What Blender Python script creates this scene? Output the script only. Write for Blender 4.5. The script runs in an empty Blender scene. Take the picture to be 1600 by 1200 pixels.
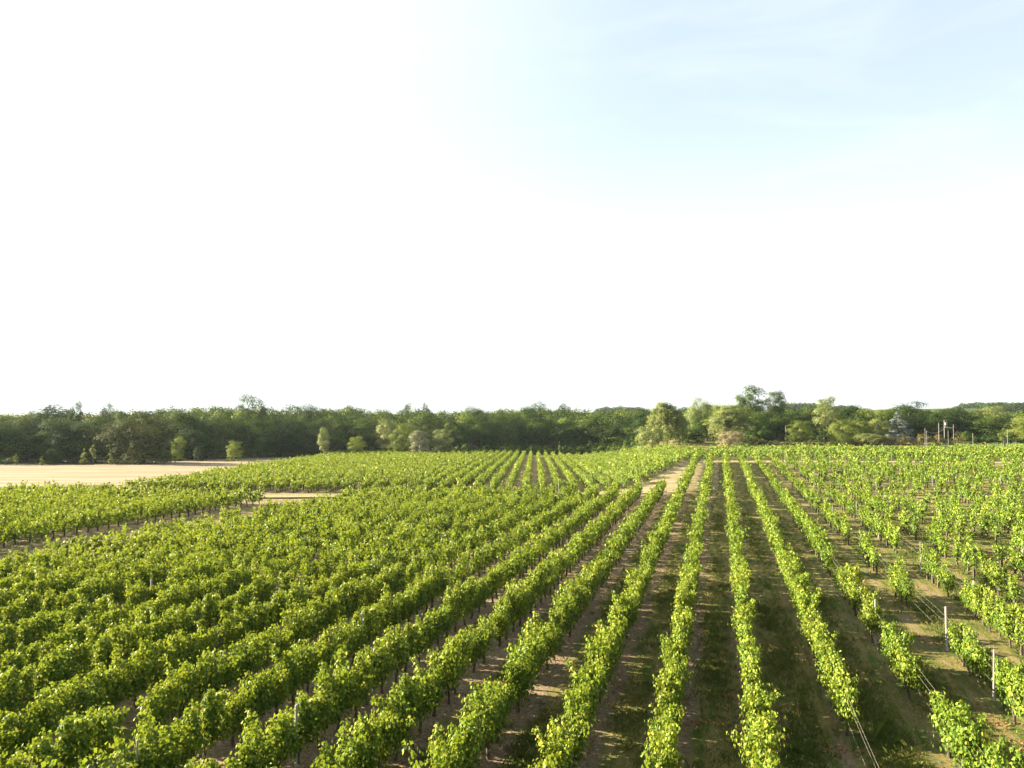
import bpy, math, random
import numpy as np
from mathutils import Vector, Matrix

S = bpy.context.scene
COL = S.collection
R = math.radians
rng = np.random.default_rng(7)
random.seed(7)

# ------------------------------------------------------------------ camera model
FPX = 1217.0                       # focal length for a 1600 px wide picture
H_CAM = 10.0                       # drone height above the near ground
HOR = 638.0                        # eye level in the 1600x1200 picture
PITCH = math.atan((HOR - 600) / FPX)
SUN_EL, SUN_FWD = R(20.5), R(15)   # low sun at the left, slightly ahead
SUN_DIR = Vector((-math.cos(SUN_FWD) * math.cos(SUN_EL), math.sin(SUN_FWD) * math.cos(SUN_EL), math.sin(SUN_EL)))


def ray(px, py):
    a, b = (px - 800) / FPX, -(py - 600) / FPX
    c, s = math.cos(PITCH), math.sin(PITCH)
    return np.array([a, c - b * s, s + b * c])


def project(P):
    P = np.asarray(P, float)
    x, y, z = P[..., 0], P[..., 1], P[..., 2] - H_CAM
    c, s = math.cos(PITCH), math.sin(PITCH)
    f = y * c + z * s
    u = -y * s + z * c
    f = np.where(np.abs(f) < 1e-6, 1e-6, f)
    return 800 + FPX * x / f, 600 - FPX * u / f, f


# ------------------------------------------------------------------ terrain
def sstep(a, b, x):
    t = np.clip((np.asarray(x, float) - a) / (b - a), 0, 1)
    return t * t * (3 - 2 * t)


def terrain(x, y):
    x = np.asarray(x, float); y = np.asarray(y, float)
    d = np.maximum(y, 1.0)
    w = 1 - sstep(0.08, 0.22, x / d)
    t = (y - 65.0) / 12.0
    sp = 12.0 * np.where(t > 20, t, np.log1p(np.exp(np.minimum(t, 20))))
    sp = np.where(sp > 270, 270 + 40 * (1 - np.exp(-(sp - 270) / 40)), sp)
    und = 0.10 * np.sin(x * .11 + 1.3) * np.sin(y * .085 + .4) * sstep(20, 60, y)
    return -w * 0.03 * sp + und


def ground_at(px, py, dz=0.0):
    """world point where the line of sight through a picture point meets the ground (plus dz)"""
    r = ray(px, py)
    t = 5.0
    for _ in range(4000):
        p = r * t
        if H_CAM + p[2] <= terrain(p[0], p[1]) + dz:
            break
        t *= 1.004
    return np.array([r[0] * t, r[1] * t, H_CAM + r[2] * t])


# ------------------------------------------------------------------ mesh helpers
class Acc:
    """collects quads, with a tint and a material index per face"""
    def __init__(self):
        self.V, self.F, self.T, self.M, self.n = [], [], [], [], 0

    def add(self, V, F, tint=None, mat=0):
        V = np.asarray(V, float).reshape(-1, 3); F = np.asarray(F, int).reshape(-1, 4)
        self.V.append(V); self.F.append(F + self.n); self.n += len(V)
        t = np.full(len(F), .5) if tint is None else np.broadcast_to(np.asarray(tint, float), (len(F),))
        self.T.append(t); self.M.append(np.full(len(F), mat, int))
        return self

    def arrays(self):
        return np.concatenate(self.V), np.concatenate(self.F), np.concatenate(self.T), np.concatenate(self.M)

    def mesh(self, name, mats, smooth=False):
        V, F, T, M = self.arrays()
        return np_mesh(name, V, F, T, M, mats, smooth)


def np_mesh(name, V, F, T, M, mats, smooth=False):
    me = bpy.data.meshes.new(name)
    me.vertices.add(len(V)); me.vertices.foreach_set('co', V.astype(np.float32).ravel())
    tri = F[:, 3] == F[:, 2]
    tot = np.where(tri, 3, 4)
    keep = np.ones(F.shape, bool); keep[tri, 3] = False
    loops = F[keep]
    me.loops.add(len(loops)); me.loops.foreach_set('vertex_index', loops.astype(np.int32))
    me.polygons.add(len(F))
    start = np.concatenate([[0], np.cumsum(tot)[:-1]])
    me.polygons.foreach_set('loop_start', start.astype(np.int32))
    try:
        me.polygons.foreach_set('loop_total', tot.astype(np.int32))
    except Exception:
        pass
    for m in mats:
        me.materials.append(m)
    me.polygons.foreach_set('material_index', M.astype(np.int32))
    me.polygons.foreach_set('use_smooth', np.full(len(F), bool(smooth)))
    at = me.attributes.new('tint', 'FLOAT', 'FACE')
    at.data.foreach_set('value', T.astype(np.float32))
    me.update(calc_edges=True)
    me.validate()
    return me


def nrm(a):
    return a / np.maximum(np.linalg.norm(a, axis=-1, keepdims=True), 1e-9)


def leaf_quads(C, N, size, g, kind='quad'):
    """leaf blades centred on C facing N; kind 'leaf' is a folded, lobed blade of two quads"""
    n = len(C)
    N = nrm(N)
    Tn = nrm(np.cross(N, nrm(g.normal(size=(n, 3)))))
    B = np.cross(N, Tn)
    s = np.broadcast_to(np.asarray(size, float), (n,))[:, None]
    k = np.arange(n)[:, None]
    if kind == 'leaf':
        b = C - B * s * .45
        tip = C + B * s * .55 - N * s * .16
        l1 = C - B * s * .28 + Tn * s * .46 - N * s * .13
        l2 = C + B * s * .22 + Tn * s * .42 - N * s * .15
        r1 = C - B * s * .28 - Tn * s * .46 - N * s * .13
        r2 = C + B * s * .22 - Tn * s * .42 - N * s * .15
        V = np.stack([b, r1, r2, tip, l2, l1], 1).reshape(-1, 3)
        F = np.concatenate([k * 6 + np.array([0, 1, 2, 3]), k * 6 + np.array([0, 3, 4, 5])], 1).reshape(-1, 4)
        return V, F
    j = g.uniform(.75, 1.2, (n, 4, 1))
    V = np.stack([C - B * s * .5 * j[:, 0], C + Tn * s * .48 * j[:, 1] - N * s * .12, C + B * s * .5 * j[:, 2], C - Tn * s * .48 * j[:, 3] - N * s * .12], 1).reshape(-1, 3)
    return V, k * 4 + np.array([0, 1, 2, 3])


def tube(pts, rad, sides=7, cap=True):
    pts = np.asarray(pts, float); rad = np.broadcast_to(np.asarray(rad, float), (len(pts),))
    d = nrm(np.gradient(pts, axis=0))
    ref = np.array([0, 0, 1.0]) if abs(d[0][2]) < .8 else np.array([1.0, 0, 0])
    a = np.arange(sides) / sides * 2 * math.pi
    V = []
    for p, t, r in zip(pts, d, rad):
        e = nrm(np.cross(t, ref)); f = np.cross(t, e)
        V.append(p + r * (np.cos(a)[:, None] * e + np.sin(a)[:, None] * f))
    V = np.concatenate(V)
    F = []
    for i in range(len(pts) - 1):
        for k in range(sides):
            k2 = (k + 1) % sides
            F.append((i * sides + k, i * sides + k2, (i + 1) * sides + k2, (i + 1) * sides + k))
    if cap:
        for base, p in ((0, pts[0]), ((len(pts) - 1) * sides, pts[-1])):
            c = len(V); V = np.vstack([V, p])
            for k in range(sides):
                F.append((base + k, base + (k + 1) % sides, c, c))
    return V, np.array(F)


def box(cx, cy, z0, sx, sy, sz, bev=0.0):
    """box with a chamfered outline"""
    x, y = sx / 2, sy / 2
    b = bev
    ring = [(-x + b, -y), (x - b, -y), (x, -y + b), (x, y - b), (x - b, y), (-x + b, y), (-x, y - b), (-x, -y + b)]
    V = [(cx + p[0] * (1 - k), cy + p[1] * (1 - k), z0 + zz) for zz, k in ((0, 0), (sz - b, 0), (sz, b / max(x, y))) for p in ring]
    F = []
    for i in range(2):
        for k in range(8):
            F.append((i * 8 + k, i * 8 + (k + 1) % 8, (i + 1) * 8 + (k + 1) % 8, (i + 1) * 8 + k))
    for o, sgn in ((0, -1), (16, 1)):
        for q in ((0, 1, 2, 3), (0, 3, 4, 7), (7, 4, 5, 6)):
            q = q if sgn > 0 else q[::-1]
            F.append(tuple(o + i for i in q))
    return np.array(V), np.array(F)


# ------------------------------------------------------------------ object helpers
def link(name, data, parent=None, loc=(0, 0, 0), rz=0.0, sc=(1, 1, 1)):
    o = bpy.data.objects.new(name, data)
    COL.objects.link(o)
    o.location = loc; o.rotation_euler = (0, 0, rz); o.scale = sc
    if parent:
        o.parent = parent
    return o


def tag(o, label=None, cat=None, group=None, kind=None):
    if label: o['label'] = label
    if cat: o['category'] = cat
    if group: o['group'] = group
    if kind: o['kind'] = kind
    return o


def thing(name, label, cat, loc, rz=0.0, group=None):
    return tag(link(name, None, None, loc, rz), label, cat, group)


ONES = ['zeroth', 'first', 'second', 'third', 'fourth', 'fifth', 'sixth', 'seventh', 'eighth', 'ninth', 'tenth', 'eleventh', 'twelfth',
        'thirteenth', 'fourteenth', 'fifteenth', 'sixteenth', 'seventeenth', 'eighteenth', 'nineteenth']
TENS = {2: ('twentieth', 'twenty'), 3: ('thirtieth', 'thirty'), 4: ('fortieth', 'forty'), 5: ('fiftieth', 'fifty')}


def nth(i):
    if i < 20: return ONES[i]
    t, o = divmod(i, 10)
    return TENS[t][0] if o == 0 else TENS[t][1] + '-' + ONES[o]


# ------------------------------------------------------------------ materials
def new_mat(name):
    m = bpy.data.materials.new(name); m.use_nodes = True
    nt = m.node_tree; nt.nodes.clear()
    out = nt.nodes.new('ShaderNodeOutputMaterial')
    return m, nt, out


def N(nt, typ, **kw):
    n = nt.nodes.new(typ)
    for k, v in kw.items():
        if k.startswith('i_'):
            key = k[2:]
            key = int(key) if key.isdigit() else key.replace('_', ' ')
            n.inputs[key].default_value = v
        else:
            setattr(n, k, v)
    return n


def ramp(nt, stops, interp='LINEAR'):
    n = nt.nodes.new('ShaderNodeValToRGB'); cr = n.color_ramp; cr.interpolation = interp
    while len(cr.elements) > 1: cr.elements.remove(cr.elements[-1])
    for i, (p, c) in enumerate(stops):
        e = cr.elements[0] if i == 0 else cr.elements.new(p)
        e.position = p; e.color = (*c, 1) if len(c) == 3 else c
    return n


def mixc(nt, a, b, fac, blend='MIX'):
    n = nt.nodes.new('ShaderNodeMix'); n.data_type = 'RGBA'; n.blend_type = blend
    L = nt.links
    for s, v in ((n.inputs[0], fac), (n.inputs[6], a), (n.inputs[7], b)):
        if hasattr(v, 'links') or hasattr(v, 'is_linked'):
            L.new(v, s)
        elif isinstance(v, (int, float)):
            s.default_value = v
        else:
            s.default_value = (*v, 1) if len(v) == 3 else v
    return n.outputs[2]


def math_n(nt, op, a, b=None, clamp=False):
    n = nt.nodes.new('ShaderNodeMath'); n.operation = op; n.use_clamp = clamp
    for s, v in ((n.inputs[0], a), (n.inputs[1], b)):
        if v is None: continue
        if isinstance(v, (int, float)): s.default_value = v
        else: nt.links.new(v, s)
    return n.outputs[0]


def leaf_mat(name, stops, trans, trans_w=.35, rough=.55, spec=.3, var=.25):
    """leaves: colour by a per-leaf value, a little of each plant's own, thin enough to glow against the sun"""
    m, nt, out = new_mat(name); L = nt.links
    at = N(nt, 'ShaderNodeAttribute', attribute_name='tint')
    oi = N(nt, 'ShaderNodeObjectInfo')
    r = ramp(nt, stops); L.new(at.outputs['Fac'], r.inputs[0])
    hs = N(nt, 'ShaderNodeHueSaturation')
    L.new(r.outputs[0], hs.inputs['Color'])
    v = math_n(nt, 'MULTIPLY_ADD', oi.outputs['Random'], var); nt.nodes[-1].inputs[2].default_value = 1 - var / 2
    L.new(v, hs.inputs['Value'])
    hh = math_n(nt, 'MULTIPLY_ADD', oi.outputs['Random'], -.03); nt.nodes[-1].inputs[2].default_value = .515
    L.new(hh, hs.inputs['Hue'])
    p = N(nt, 'ShaderNodeBsdfPrincipled', i_Roughness=rough)
    p.inputs['Specular IOR Level'].default_value = spec
    L.new(hs.outputs[0], p.inputs['Base Color'])
    t = N(nt, 'ShaderNodeBsdfTranslucent')
    tc = mixc(nt, hs.outputs[0], trans, .75)
    L.new(tc, t.inputs['Color'])
    mx = N(nt, 'ShaderNodeMixShader'); mx.inputs[0].default_value = trans_w
    L.new(p.outputs[0], mx.inputs[1]); L.new(t.outputs[0], mx.inputs[2])
    L.new(mx.outputs[0], out.inputs[0])
    return m


def noise_mat(name, stops, scale=8, rough=.85, detail=6, stretch=(1, 1, 1), bump=.0, spec=.2):
    m, nt, out = new_mat(name); L = nt.links
    tc = N(nt, 'ShaderNodeTexCoord'); mp = N(nt, 'ShaderNodeMapping'); mp.inputs['Scale'].default_value = stretch
    L.new(tc.outputs['Object'], mp.inputs[0])
    nz = N(nt, 'ShaderNodeTexNoise', i_Scale=scale, i_Detail=detail, i_Roughness=.65); L.new(mp.outputs[0], nz.inputs['Vector'])
    r = ramp(nt, stops); L.new(nz.outputs['Fac'], r.inputs[0])
    p = N(nt, 'ShaderNodeBsdfPrincipled', i_Roughness=rough); p.inputs['Specular IOR Level'].default_value = spec
    L.new(r.outputs[0], p.inputs['Base Color'])
    if bump:
        b = N(nt, 'ShaderNodeBump', i_Strength=bump, i_Distance=.05); L.new(nz.outputs['Fac'], b.inputs['Height']); L.new(b.outputs[0], p.inputs['Normal'])
    L.new(p.outputs[0], out.inputs[0])
    return m


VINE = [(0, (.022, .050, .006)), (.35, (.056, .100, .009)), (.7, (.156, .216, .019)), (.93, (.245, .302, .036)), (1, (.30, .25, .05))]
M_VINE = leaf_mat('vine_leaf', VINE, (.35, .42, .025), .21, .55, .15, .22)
M_BARK = noise_mat('vine_bark', [(.3, (.035, .026, .022)), (.7, (.13, .10, .085))], 30, .95, stretch=(1, 1, .25), bump=.5)
M_TRUNK = noise_mat('tree_bark', [(.3, (.05, .042, .035)), (.7, (.16, .14, .12))], 3, .95, stretch=(1, 1, .3))
M_POST = noise_mat('weathered_post', [(.25, (.16, .15, .14)), (.75, (.32, .305, .28))], 14, .85, stretch=(1, 1, .2), bump=.2)
M_POSTD = noise_mat('brown_post', [(.25, (.10, .07, .06)), (.75, (.24, .18, .16))], 10, .85, stretch=(1, 1, .2))
M_CONC = noise_mat('pale_concrete', [(.25, (.12, .118, .112)), (.75, (.20, .195, .185))], 6, .85)
M_METAL = noise_mat('grey_metal', [(.25, (.22, .23, .24)), (.75, (.36, .37, .38))], 9, .5)
M_WIRE = noise_mat('galvanised_wire', [(.25, (.22, .21, .18)), (.75, (.36, .35, .30))], 20, .45, spec=.5)
DARK = [(0, (.008, .020, .006)), (.5, (.034, .066, .011)), (1, (.145, .182, .027))]
M_WOOD = leaf_mat('wood_leaf', DARK, (.10, .15, .02), .10, .7, .06, .8)
M_OLIVE = leaf_mat('olive_leaf', [(0, (.014, .022, .007)), (.5, (.040, .054, .014)), (1, (.105, .118, .028))], (.11, .12, .03), .15, .7, .06, .2)
M_FRESH = leaf_mat('fresh_leaf', [(0, (.070, .100, .020)), (.5, (.125, .165, .032)), (1, (.20, .23, .05))], (.28, .34, .04), .35, .6, .1, .3)
M_PALE = leaf_mat('pale_leaf', [(0, (.085, .118, .030)), (.5, (.145, .180, .050)), (1, (.235, .255, .085))], (.28, .33, .07), .35, .55, .3, .2)
M_SILVER = leaf_mat('silver_leaf', [(0, (.10, .11, .06)), (.5, (.17, .18, .10)), (1, (.25, .25, .15))], (.24, .26, .12), .3, .6, .3, .2)
M_BLUE = leaf_mat('blue_needle', [(0, (.05, .075, .075)), (.5, (.11, .14, .125)), (1, (.22, .255, .225))], (.16, .2, .17), .2, .6, .3, .1)
M_TAN = leaf_mat('straw_leaf', [(0, (.16, .14, .07)), (.5, (.26, .22, .12)), (1, (.36, .31, .18))], (.3, .26, .12), .3, .6, .2, .2)
M_RED = leaf_mat('rusty_leaf', [(0, (.045, .06, .016)), (.45, (.09, .095, .025)), (.8, (.15, .105, .04)), (1, (.22, .11, .055))], (.2, .17, .04), .3, .6, .2, .3)
M_BRAMBLE = leaf_mat('bramble_leaf', [(0, (.12, .10, .06)), (.5, (.22, .175, .12)), (1, (.33, .26, .18))], (.2, .15, .07), .25, .7, .1, .2)
M_GRASS = leaf_mat('grass_blade', [(0, (.030, .055, .009)), (.45, (.070, .10, .016)), (.75, (.19, .16, .05)), (1, (.34, .26, .12))], (.2, .23, .05), .35, .6, .2, .1)
M_LITTER = leaf_mat('dead_leaf', [(0, (.12, .05, .03)), (1, (.30, .15, .08))], (.2, .1, .04), .2, .7, .1, .1)


def vineyard_ground(name, ang, v0, sp, grassy):
    """bare soil under each row, worn grass and straw between the rows"""
    m, nt, out = new_mat(name); L = nt.links
    geo = N(nt, 'ShaderNodeNewGeometry')
    mp = N(nt, 'ShaderNodeMapping'); mp.inputs['Rotation'].default_value = (0, 0, ang)
    L.new(geo.outputs['Position'], mp.inputs[0])           # after turning: x across the rows, y along them
    sx = N(nt, 'ShaderNodeSeparateXYZ'); L.new(mp.outputs[0], sx.inputs[0])
    wob = N(nt, 'ShaderNodeTexNoise', i_Scale=.5, i_Detail=4); L.new(mp.outputs[0], wob.inputs['Vector'])
    w = math_n(nt, 'MULTIPLY_ADD', wob.outputs['Fac'], .9); nt.nodes[-1].inputs[2].default_value = -.45
    v = math_n(nt, 'ADD', sx.outputs[0], w)
    v = math_n(nt, 'SUBTRACT', v, v0)
    fr = math_n(nt, 'PINGPONG', v, sp / 2)                 # 0 at a row, sp/2 midway
    # strip index for strips that differ
    big = N(nt, 'ShaderNodeTexNoise', i_Scale=.16, i_Detail=4, i_Roughness=.6); L.new(mp.outputs[0], big.inputs['Vector'])
    st = N(nt, 'ShaderNodeMapping'); st.inputs['Scale'].default_value = (1.6, .22, 1); L.new(mp.outputs[0], st.inputs[0])
    strk = N(nt, 'ShaderNodeTexNoise', i_Scale=1.3, i_Detail=6, i_Roughness=.7); L.new(st.outputs[0], strk.inputs['Vector'])
    fine = N(nt, 'ShaderNodeTexNoise', i_Scale=7, i_Detail=8, i_Roughness=.75); L.new(mp.outputs[0], fine.inputs['Vector'])
    fin2 = N(nt, 'ShaderNodeTexNoise', i_Scale=28, i_Detail=5, i_Roughness=.7); L.new(mp.outputs[0], fin2.inputs['Vector'])
    soil = ramp(nt, [(.28, (.080, .055, .036)), (.5, (.195, .145, .094)), (.72, (.37, .29, .19))]); L.new(fine.outputs['Fac'], soil.inputs[0])
    cl = N(nt, 'ShaderNodeTexNoise', i_Scale=16, i_Detail=4, i_Roughness=.8); L.new(mp.outputs[0], cl.inputs['Vector'])
    cr_ = ramp(nt, [(.35, (.55, .53, .50)), (.5, (1, 1, 1)), (.66, (1.45, 1.4, 1.3))]); L.new(cl.outputs['Fac'], cr_.inputs[0])
    straw = ramp(nt, [(.3, (.15, .110, .045)), (.7, (.34, .255, .115))]); L.new(fin2.outputs['Fac'], straw.inputs[0])
    grass = ramp(nt, [(.25, (.026, .044, .008)), (.5, (.062, .095, .015)), (.75, (.135, .155, .030))]); L.new(fin2.outputs['Fac'], grass.inputs[0])
    g1 = ramp(nt, [(.40, (0, 0, 0)), (.60, (1, 1, 1))]); L.new(strk.outputs['Fac'], g1.inputs[0])
    gs = mixc(nt, grass.outputs[0], straw.outputs[0], math_n(nt, 'MULTIPLY', g1.outputs[0], .75 - .35 * grassy))
    k = math_n(nt, 'MULTIPLY_ADD', fine.outputs['Fac'], .8); nt.nodes[-1].inputs[2].default_value = -.4
    k = math_n(nt, 'ADD', fr, k)
    k2 = math_n(nt, 'MULTIPLY_ADD', big.outputs['Fac'], 1.2); nt.nodes[-1].inputs[2].default_value = -.6 + .15 * grassy
    k = math_n(nt, 'ADD', k, k2)
    gr = N(nt, 'ShaderNodeMapRange'); gr.inputs['From Min'].default_value = -2; gr.inputs['From Max'].default_value = 3.5; gr.inputs['To Max'].default_value = .70 * (1 - grassy); L.new(v, gr.inputs['Value'])
    k = math_n(nt, 'ADD', k, gr.outputs[0])      # grassier where the vines are thin
    ed = N(nt, 'ShaderNodeMapRange'); ed.interpolation_type = 'SMOOTHSTEP'
    ed.inputs['From Min'].default_value = .42 - .22 * grassy; ed.inputs['From Max'].default_value = .86 - .25 * grassy
    L.new(k, ed.inputs['Value'])
    c = mixc(nt, soil.outputs[0], gs, ed.outputs[0])
    c = mixc(nt, c, cr_.outputs[0], .8, 'MULTIPLY')       # clods and litter
    sp_ = N(nt, 'ShaderNodeTexNoise', i_Scale=55, i_Detail=3); L.new(mp.outputs[0], sp_.inputs['Vector'])
    spk = ramp(nt, [(.62, (0, 0, 0)), (.72, (1, 1, 1))]); L.new(sp_.outputs['Fac'], spk.inputs[0])
    c = mixc(nt, c, (.42, .33, .21), math_n(nt, 'MULTIPLY', spk.outputs[0], .5))
    p = N(nt, 'ShaderNodeBsdfPrincipled', i_Roughness=.95); p.inputs['Specular IOR Level'].default_value = .1
    L.new(c, p.inputs['Base Color'])
    hsum = math_n(nt, 'MULTIPLY_ADD', fin2.outputs['Fac'], .5); L.new(fine.outputs['Fac'], nt.nodes[-1].inputs[2])
    b = N(nt, 'ShaderNodeBump', i_Strength=.9, i_Distance=.09); L.new(hsum, b.inputs['Height']); L.new(b.outputs[0], p.inputs['Normal'])
    L.new(p.outputs[0], out.inputs[0])
    return m


def soil_mat(name, a, b, c, scale=.35, fine=6.0, stretch=(1, 1, 1)):
    m, nt, out = new_mat(name); L = nt.links
    geo = N(nt, 'ShaderNodeNewGeometry'); mp = N(nt, 'ShaderNodeMapping'); mp.inputs['Scale'].default_value = stretch
    L.new(geo.outputs['Position'], mp.inputs[0])
    n1 = N(nt, 'ShaderNodeTexNoise', i_Scale=scale, i_Detail=6, i_Roughness=.62); L.new(mp.outputs[0], n1.inputs['Vector'])
    n2 = N(nt, 'ShaderNodeTexNoise', i_Scale=fine, i_Detail=6, i_Roughness=.7); L.new(mp.outputs[0], n2.inputs['Vector'])
    r1 = ramp(nt, [(.38, a), (.62, b)]); L.new(n1.outputs['Fac'], r1.inputs[0])
    r2 = ramp(nt, [(.45, (0, 0, 0)), (.7, (1, 1, 1))]); L.new(n2.outputs['Fac'], r2.inputs[0])
    col = mixc(nt, r1.outputs[0], c, math_n(nt, 'MULTIPLY', r2.outputs[0], .6))
    p = N(nt, 'ShaderNodeBsdfPrincipled', i_Roughness=.95); p.inputs['Specular IOR Level'].default_value = .1
    L.new(col, p.inputs['Base Color'])
    bb = N(nt, 'ShaderNodeBump', i_Strength=.6, i_Distance=.08); L.new(n2.outputs['Fac'], bb.inputs['Height']); L.new(bb.outputs[0], p.inputs['Normal'])
    L.new(p.outputs[0], out.inputs[0])
    return m


# ------------------------------------------------------------------ the rows
TH = R(14.9)                                  # main rows run 14.9 degrees to the right of the view
DU = np.array([math.sin(TH), math.cos(TH)]); DV = np.array([math.cos(TH), -math.sin(TH)])
SP = 2.5
pB = ray(1174, 1020); tB = (1.72 - H_CAM) / pB[2]
V0 = float(np.dot(pB[:2] * tB, DV))           # the upright row, number 0
rowv = lambda n: V0 + n * (SP if n <= 0 else 2.67)
rown = lambda v: round((v - V0) / (SP if v < V0 else 2.67))
TH2 = R(1.7)                                  # rows of the far block
DU2 = np.array([math.sin(TH2), math.cos(TH2)]); DV2 = np.array([math.cos(TH2), -math.sin(TH2)])
SP2 = 2.2

# ------------------------------------------------------------------ the ground sheets
M_G1 = vineyard_ground('vineyard_soil', TH, V0, SP, .0)
M_G2 = vineyard_ground('far_vineyard_soil', TH2, 0.0, SP2, .2)
M_FIELD = soil_mat('dry_stubble', (.160, .130, .080), (.245, .202, .138), (.13, .112, .055), .10, 2.2, (.5, 2.6, 1))
M_TRACK = soil_mat('dusty_track', (.21, .165, .12), (.29, .235, .175), (.16, .17, .07), .3, 4)
M_HEAD = soil_mat('dry_headland', (.15, .135, .06), (.26, .205, .135), (.085, .105, .03), .28, 3.5, (.6, 1.6, 1))
M_GTRACK = soil_mat('worn_grass_track', (.15, .145, .06), (.25, .205, .125), (.075, .10, .025), .3, 3.5, (.5, 1.8, 1))
M_MEADOW = soil_mat('bright_meadow', (.09, .15, .025), (.14, .20, .035), (.2, .19, .07), .3, 4)


def axis(lo, hi, near, far, dense):
    xs = [0.0]; 
    while xs[-1] < hi: xs.append(xs[-1] + max(dense, abs(xs[-1]) * near))
    ys = [0.0]
    while ys[-1] > lo: ys.append(ys[-1] - max(dense, abs(ys[-1]) * near))
    return np.array(sorted(set(xs + ys)))


def grid_sheet(name, xs, ys, dz, mat):
    X, Y = np.meshgrid(xs, ys)
    V = np.stack([X, Y, terrain(X, Y) + dz], -1).reshape(-1, 3)
    nx, ny = len(xs), len(ys)
    i, j = np.meshgrid(np.arange(nx - 1), np.arange(ny - 1))
    a = (j * nx + i).ravel()
    F = np.stack([a, a + 1, a + nx + 1, a + nx], 1)
    return tag(link(name, Acc().add(V, F).mesh(name, [mat], True)), kind='structure')


def poly_sheet(name, poly, dz, mat, step=2.0):
    """a sheet over a ground polygon, following the terrain; built in strips across y"""
    poly = np.asarray(poly, float)
    y0, y1 = poly[:, 1].min(), poly[:, 1].max()
    n = max(2, int((y1 - y0) / step))
    g = np.random.default_rng(len(name))
    rows = []
    for y in np.linspace(y0 + 1e-4, y1 - 1e-4, n):
        xs = []
        for (ax, ay), (bx, by) in zip(poly, np.roll(poly, -1, 0)):
            if (ay - y) * (by - y) < 0:
                xs.append(ax + (bx - ax) * (y - ay) / (by - ay))
        if len(xs) >= 2:
            rows.append((min(xs) + g.normal() * .12, max(xs) + g.normal() * .12, y))
    m = 40
    V = []
    for a, b, y in rows:
        x = np.linspace(a, b, m)
        V.append(np.stack([x, np.full(m, y), terrain(x, np.full(m, y)) + dz], 1))
    V = np.concatenate(V)
    i, j = np.meshgrid(np.arange(m - 1), np.arange(len(rows) - 1))
    a = (j * m + i).ravel()
    F = np.stack([a, a + 1, a + m + 1, a + m], 1)
    return tag(link(name, Acc().add(V, F).mesh(name, [mat], True)), kind='structure')


grid_sheet('ground', axis(-2400, 2400, .02, 0, 2.0), axis(-60, 2400, .02, 0, 2.0), 0.0, M_G1)
gp = lambda x, y: tuple(ground_at(x, y)[:2])
poly_sheet('far_vineyard_ground', [(-51.6, 102.5), (17, 102.5), (26, 110), (45, 150), (60, 175), (60, 290), (-62, 300), (-58, 261), (-55, 200), (-55, 168), (-51.6, 121)], .01, M_G2)
poly_sheet('dry_field', [(-300, 60), (-64, 66), (-51.2, 100), (-51.2, 121), (-54.6, 168), (-54.6, 207), (-57.6, 261), (-60, 284), (-140, 300), (-300, 260)], .015, M_FIELD)
poly_sheet('grass_track', [(-52, 94), (2, 94.5), (2, 103.5), (-50, 103)], .012, M_GTRACK)
poly_sheet('headland', [(2, 93.6), (12, 93.6), (19, 93.2), (24.6, 93.6), (38, 143), (39, 151), (34, 151), (17.5, 104.5), (2, 104)], .045, M_HEAD)
poly_sheet('track', [(26, 147), (120, 140), (121, 143.5), (30, 150.5)], .05, M_TRACK)
poly_sheet('meadow', [(112, 196), (160, 196), (175, 214), (118, 222)], .06, M_MEADOW)

# ------------------------------------------------------------------ grapevines
def vine_cloud(g, n_leaf, size, hgt=1.0, wid=1.0, length=1.15, n_sh=10, droop=.25, sprout=0, kind='leaf'):
    """leaves strung along shoots that rise from the arms of one vine; x across the row, y along it"""
    C, Nn = [], []
    per = n_leaf // n_sh
    for s in range(n_sh):
        y0 = (s + .5) / n_sh * length - length / 2 + g.normal() * .06
        x0 = g.normal() * .09 * wid
        top = (1.53 + g.normal() * .22) * hgt
        if s < sprout: top += g.uniform(.22, .45)
        lean = g.normal() * .24 * wid; ly = g.normal() * .16
        t = g.beta(1.25, 1.0, per)
        z = .46 + (top - .46) * t
        x = x0 + lean * t ** 1.5 + np.sign(lean) * droop * np.maximum(t - .72, 0) * 1.2
        z = z - droop * np.maximum(t - .78, 0) * 1.1
        y = y0 + ly * t
        w = (.155 * wid) * (1.2 - .72 * t ** 2.0)
        off = g.normal(size=(per, 3)) * np.stack([w, np.full(per, .10), np.full(per, .07)], 1)
        P = np.stack([x, y, z], 1) + off
        nn = off * np.array([6.5, 3.0, 3.0]) + g.normal(size=(per, 3)) * .45 + np.array([0, 0, .35])
        C.append(P); Nn.append(nn)
    C = np.concatenate(C); Nn = np.concatenate(Nn)
    sz = size * g.uniform(.65, 1.25, len(C))
    V, F = leaf_quads(C, Nn, sz, g, kind)
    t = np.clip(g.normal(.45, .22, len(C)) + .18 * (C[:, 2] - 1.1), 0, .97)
    t = np.where(g.random(len(C)) < .018, 1.0, t)
    if kind == 'leaf': t = np.repeat(t, 2)
    return V, F, t


def vine_trunk(g):
    a = Acc()
    z = np.linspace(-.06, .68, 7)
    wob = np.cumsum(g.normal(size=(7, 2)) * .022, 0)
    pts = np.stack([wob[:, 0], wob[:, 1], z], 1)
    V, F = tube(pts, np.array([.062, .052, .043, .042, .045, .05, .043]) * g.uniform(.9, 1.25), 8); a.add(V, F)
    for sgn in (-1, 1):
        e = pts[-1]
        arm = np.array([e - [0, 0, .05], e + [g.normal() * .03, sgn * .14, .06], e + [g.normal() * .04, sgn * .32, .05], e + [g.normal() * .05, sgn * .48, .12]])
        V, F = tube(arm, [.035, .030, .024, .014], 6); a.add(V, F)
        for q in (1, 2):
            b = arm[q]
            V, F = tube([b, b + [g.normal() * .05, g.normal() * .05, .22], b + [g.normal() * .12, g.normal() * .1, .5]], [.010, .008, .005], 4); a.add(V, F)
    return a


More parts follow.
